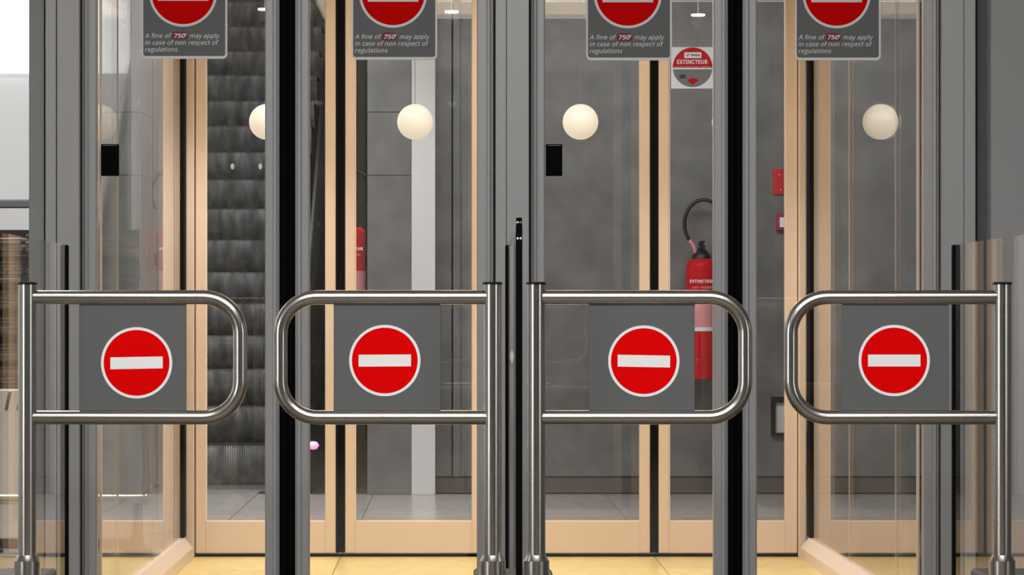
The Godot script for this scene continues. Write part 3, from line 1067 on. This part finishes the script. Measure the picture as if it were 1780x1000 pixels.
func wall_things() -> void:
	var z := ZW
	# extinguisher on the hall wall, seen past the door stile
	extinguisher(Vector3(px(1219, z - 0.1), py(660, z - 0.1), -z + 0.1), "red fire extinguisher with black hose loop, hung on the hall wall below the round sticker", 0.1, Vector3(0, 0.45, -0.087))
	# extinguisher on the pier's side
	extinguisher(Vector3(-0.5525, py(598, 16.95), -16.95), "red fire extinguisher half hidden by a cream door stile, hung on the grey pier", 0.1, Vector3(0.087, 0.45, 0.0))
	# round sticker on a square white sheet
	var zs := z - 0.0015
	var k := zs / F
	var s := thing("extinguisher_sign", "square white sign with a red and grey disc over the hall extinguisher", "sign", Vector3(px(1166.5, zs), py(154, zs), -zs))
	var w := 74.0 * k
	var b := MB.new()
	b.prism(rect(0, 0, w, 72 * k), 0.0, 0.0012)
	obj("sheet", b, M.sign_white, s)
	var c := Vector2(37.3 * k, 37.0 * k)
	var r := 34.5 * k
	var up := PackedVector2Array()
	var low := PackedVector2Array()
	for i in 33:
		var a: float = lerpf(-0.02, PI + 0.02, i / 32.0)
		up.append(c + Vector2(cos(a), sin(a)) * r)
	for i in 33:
		var a: float = lerpf(PI + 0.1, TAU - 0.1, i / 32.0)
		low.append(c + Vector2(cos(a), sin(a)) * r)
	b = MB.new()
	b.prism(up, 0.0012, 0.002)
	obj("red_half", b, M.sticker_red, s)
	b = MB.new()
	b.prism(low, 0.0012, 0.002)
	obj("grey_half", b, M.sticker_grey, s)
	b = MB.new()
	b.prism(rect(23 * k, 53 * k, 52.5 * k, 63 * k), 0.002, 0.0024)
	obj("white_box", b, M.sign_white, s)
	b = MB.new()
	b.prism(scaled(k, [Vector2(26, 60), Vector2(28.5, 55), Vector2(33, 61), Vector2(31.5, 61), Vector2(28.6, 57.4), Vector2(27.6, 60)]) , 0.0024, 0.0028)
	for i in 6:
		b.box(Vector3((34.5 + 2.7 * i) * k, 56 * k, 0.0024), Vector3((36.2 + 2.7 * i) * k, (60.2 - 0.5 * (i % 2)) * k, 0.0028))
	obj("print_mark", b, M.black_plastic, s)
	obj("lettering", lettering("EXTINCTEUR", 10.5 * k, true, 0.0, 53.0 * k), M.sign_white, s, Vector3(10.5 * k, 42.6 * k, 0.0022))
	obj("lettering", lettering("EAU PULVERISEE AVEC ADDITIF", 5.0 * k, true, 0.0, 62.0 * k), M.fire_label, s, Vector3(6 * k, 35.6 * k, 0.0022))
	b = MB.new()
	b.box(Vector3(14.5 * k, 17.5 * k, 0.002), Vector3(25.5 * k, 24.5 * k, 0.0024))
	obj("print_mark", b, M.magazine_0, s)
	b = MB.new()
	b.prism(scaled(k, [Vector2(28.5, 14), Vector2(33, 18), Vector2(44, 18), Vector2(47.5, 14), Vector2(40, 8), Vector2(37, 6), Vector2(34, 9)]) , 0.002, 0.0024)
	obj("red_mark", b, M.sticker_red, s)
	# red panel and small framed call point, partly behind the rear door stile
	var p := thing("alarm_sign", "plain red sign fixed high on the hall wall past the extinguisher", "sign")
	obj("plate", member(1343.5, 1396, 294, 338.5, z - 0.012, 0.0115, 0.002), M.wall_red, p)
	for q in [[1354.5, 304.0], [1357.0, 330.0], [1383.0, 304.0], [1383.0, 330.0]]:
		var sc := MB.new()
		sc.prism(disc(px(q[0], z), py(q[1], z), 0.0045, 14), -z + 0.012, -z + 0.0145)
		obj("screw_head", sc, M.fire_label, p)
	p = thing("call_point", "small magenta box with a white window below the red sign", "call point")
	obj("housing", member(1350, 1398, 371.5, 401, z - 0.03, 0.0295, 0.003), M.magenta, p)
	obj("white_window", member(1355.5, 1390, 378, 395, z - 0.0325, 0.0025, 0.0005), M.sign_white, p)
	p = thing("picture_frame", "black framed white sheet low on the hall wall past the second door post", "frame")
	var fr := MB.new()
	fr.frame(rect(px(1340, z), py(757, z), px(1412, z), py(690, z)), rect(px(1347.5, z), py(752.5, z), px(1404, z), py(700, z)), -z + 0.001, -z + 0.024)
	obj("frame", fr, M.black_plastic, p)
	obj("sheet", member(1347.5, 1404, 700, 752.5, z - 0.008, 0.0075, 0), M.paper, p)


func lamps() -> void:
	var z := 15.5
	var labels := ["round globe lamp hanging past the vestibule side screen", "round globe lamp hanging in front of the escalator", "round globe lamp hanging in front of the pale pillar", "round globe lamp hanging before the plain hall wall", "round globe lamp almost hidden behind a grey door stile"]
	var xs := [173.0, 464.0, 721.5, 1009.0, 1268.5]
	var r := 31.0 * z / F
	var ball := MB.new()
	var prof := []
	for i in 25:
		var a := -PI / 2 + PI * i / 24.0
		prof.append(Vector2(maxf(0.0, r * cos(a)), r * sin(a)))
	ball.lathe(prof, Vector3.ZERO, 40, true)
	var bm := ball.mesh()
	for i in 5:
		var at := Vector3(px(xs[i], z), py(212, z), -z)
		var ceil_h: float = 6.5 if i < 2 else 2.7
		var g := thing("globe_lamp", labels[i], "lamp", at, "globe lamps in the hall")
		obj("globe", bm, M.globe_glow, g)
		var b := MB.new()
		b.tube([Vector3(0, r - 0.002, 0), Vector3(0, ceil_h - at.y, 0)], 0.0016, 6)
		obj("suspension_wire", b, M.dark_frame, g)
		var o := OmniLight3D.new()
		o.name = "globe_light"
		g.add_child(o)
		o.light_color = Color8(255, 240, 214)
		o.light_energy = 0.012
		o.omni_range = 20.0
		o.omni_attenuation = 2.0
		o.light_size = 0.06
		o.shadow_enabled = true
	# slim disc lamps under the ceiling
	var d := [[785.0, 20.5, "slim disc lamp under the ceiling by the grey pier"], [1213.5, 26.0, "slim disc lamp under the ceiling over the extinguisher sticker"], [460.0, 16.0, "slim disc lamp hanging high in front of the escalator"]]
	for q in d:
		var zz: float = 14.6
		var at := Vector3(px(q[0], zz), py(q[1], zz), -zz)
		var l := thing("disc_lamp", q[2], "lamp", at, "slim disc lamps")
		var b := MB.new()
		b.lathe([Vector2(0, -0.004), Vector2(0.031, -0.004), Vector2(0.032, 0.002)], Vector3.ZERO, 28)
		obj("diffuser", b, M.lamp_glow, l)
		b = MB.new()
		b.lathe([Vector2(0.032, 0.002), Vector2(0.0325, 0.004), Vector2(0, 0.005)], Vector3.ZERO, 28)
		obj("housing", b, M.sign_white, l)
		b = MB.new()
		b.tube([Vector3(0, 0.004, 0), Vector3(0, (6.5 if q[0] < 600 else 2.7) - at.y, 0)], 0.0016, 6)
		obj("suspension_wire", b, M.dark_frame, l)
		var o := OmniLight3D.new()
		o.name = "disc_light"
		l.add_child(o)
		o.position.y = -0.03
		o.light_energy = 0.01
		o.omni_range = 20.0
		o.omni_attenuation = 2.0
		o.light_size = 0.03
		o.shadow_enabled = true
	# lamps above the view, and glowing panels added out of view for highlights
	for q in [[Vector3(0.2, 3.3, -5.0), Vector3(3.4, 0.03, 1.0), "wide ceiling lamp over the swing gates"], [Vector3(0.2, 3.3, -1.2), Vector3(3.4, 0.03, 1.0), "wide ceiling lamp over the concourse"]]:
		var l := thing("ceiling_lamp", q[2], "lamp", q[0])
		obj("diffuser", one_box(Vector3(-q[1].x / 2, -0.045, -0.5), Vector3(q[1].x / 2, -0.02, 0.5), 0.003), M.panel_glow, l)
		obj("housing", one_box(Vector3(-q[1].x / 2 - 0.02, -0.02, -0.52), Vector3(q[1].x / 2 + 0.02, 0, 0.52), 0.003), M.sign_white, l)
	for q in [-5.8, 6.3]:  # unseen panels added to put bright lines on the gate posts
		var l := thing("added_glow_panel", "added unseen glowing panel for post highlights by the " + ("pale side wall" if q < 0 else "grey wall panel's side") + " of the concourse", "panel", Vector3(q, 0, -2.0))
		var sx: float = -signf(q)
		var b := MB.new()
		b.box(Vector3(minf(0.02 * sx, 0.06 * sx), 0.4, -0.7), Vector3(maxf(0.02 * sx, 0.06 * sx), 2.6, 0.7), 0.004)
		obj("diffuser", b, M.panel_glow if q < 0 else M.panel_dim, l)
		b = MB.new()
		b.box(Vector3(minf(0.02 * sx, -0.12 * sx), 0.0, -0.75), Vector3(maxf(0.02 * sx, -0.12 * sx), 2.65, 0.75), 0.004)
		obj("casing", b, M.dark_frame, l)
	var v := thing("ceiling_lamp", "square warm ceiling lamp in the vestibule", "lamp", Vector3(0.16, 2.34, -10.75))
	obj("diffuser", one_box(Vector3(-0.75, -0.06, -0.75), Vector3(0.75, -0.02, 0.75), 0.003), M.warm_glow, v)
	obj("housing", one_box(Vector3(-0.77, -0.02, -0.77), Vector3(0.77, 0, 0.77), 0.003), M.sign_white, v)
	v = thing("ceiling_lamp", "long unseen ceiling lamp added to brighten the hall behind the rear doors", "lamp", Vector3(0.7, 2.7, -14.6))  # unseen lamp added to bring up the hall wall
	obj("diffuser", one_box(Vector3(-1.4, -0.06, -0.3), Vector3(1.4, -0.02, 0.3), 0.003), M.panel_glow, v)
	obj("housing", one_box(Vector3(-1.42, -0.02, -0.32), Vector3(1.42, 0, 0.32), 0.003), M.sign_white, v)
	v = thing("ceiling_lamp", "large unseen lamp added high over the escalator to brighten it", "lamp", Vector3(-1.5, 6.5, -14.0))  # unseen lamp added to brighten the steps and the side hall
	obj("diffuser", one_box(Vector3(-1.1, -0.28, -3.0), Vector3(1.1, -0.25, 3.0), 0.003), M.panel_glow, v)
	obj("housing", one_box(Vector3(-1.12, -0.25, -3.02), Vector3(1.12, 0, 3.02), 0.003), M.sign_white, v)


func small_things() -> void:
	# black plates on the front glass
	var z := ZF + 0.002
	for q in [[175.5, 206.5, "black plate on the glass beside the door stile at the open end"], [949.0, 977.5, "black plate on the glass beside the middle door post"]]:
		var t := thing("sensor_plate", q[2], "plate", Vector3.ZERO, "black plates on the door glass")
		obj("plate", member(q[0], q[1], 250.5, 306, z, 0.0115, 0.002), M.rubber, t)
		obj("seam", member(q[0] + 3, q[1] - 3, 252, 253.5, z - 0.0006, 0.0006, 0), M.dark_frame, t)
	# white ovals that paint spotlight reflections on the glass of the first leaf
	for q in [[403.5, 289.0, "painted white spotlight reflection on the door glass, farther from the grey stile"], [452.0, 289.0, "painted white spotlight reflection on the door glass, close to the grey stile"]]:
		var b := MB.new()
		var p := disc(0, 0, 1.0, 24)
		for i in p.size():
			p[i] = Vector2(px(q[0], z) + p[i].x * 3.2 * z / F, py(q[1], z) + p[i].y * 5.2 * z / F)
		b.prism(p, -z - 0.0125, -z - 0.0115)
		tag(obj("reflection_dot", b, M.sign_white), q[2], "sticker", "painted reflections on the door glass")
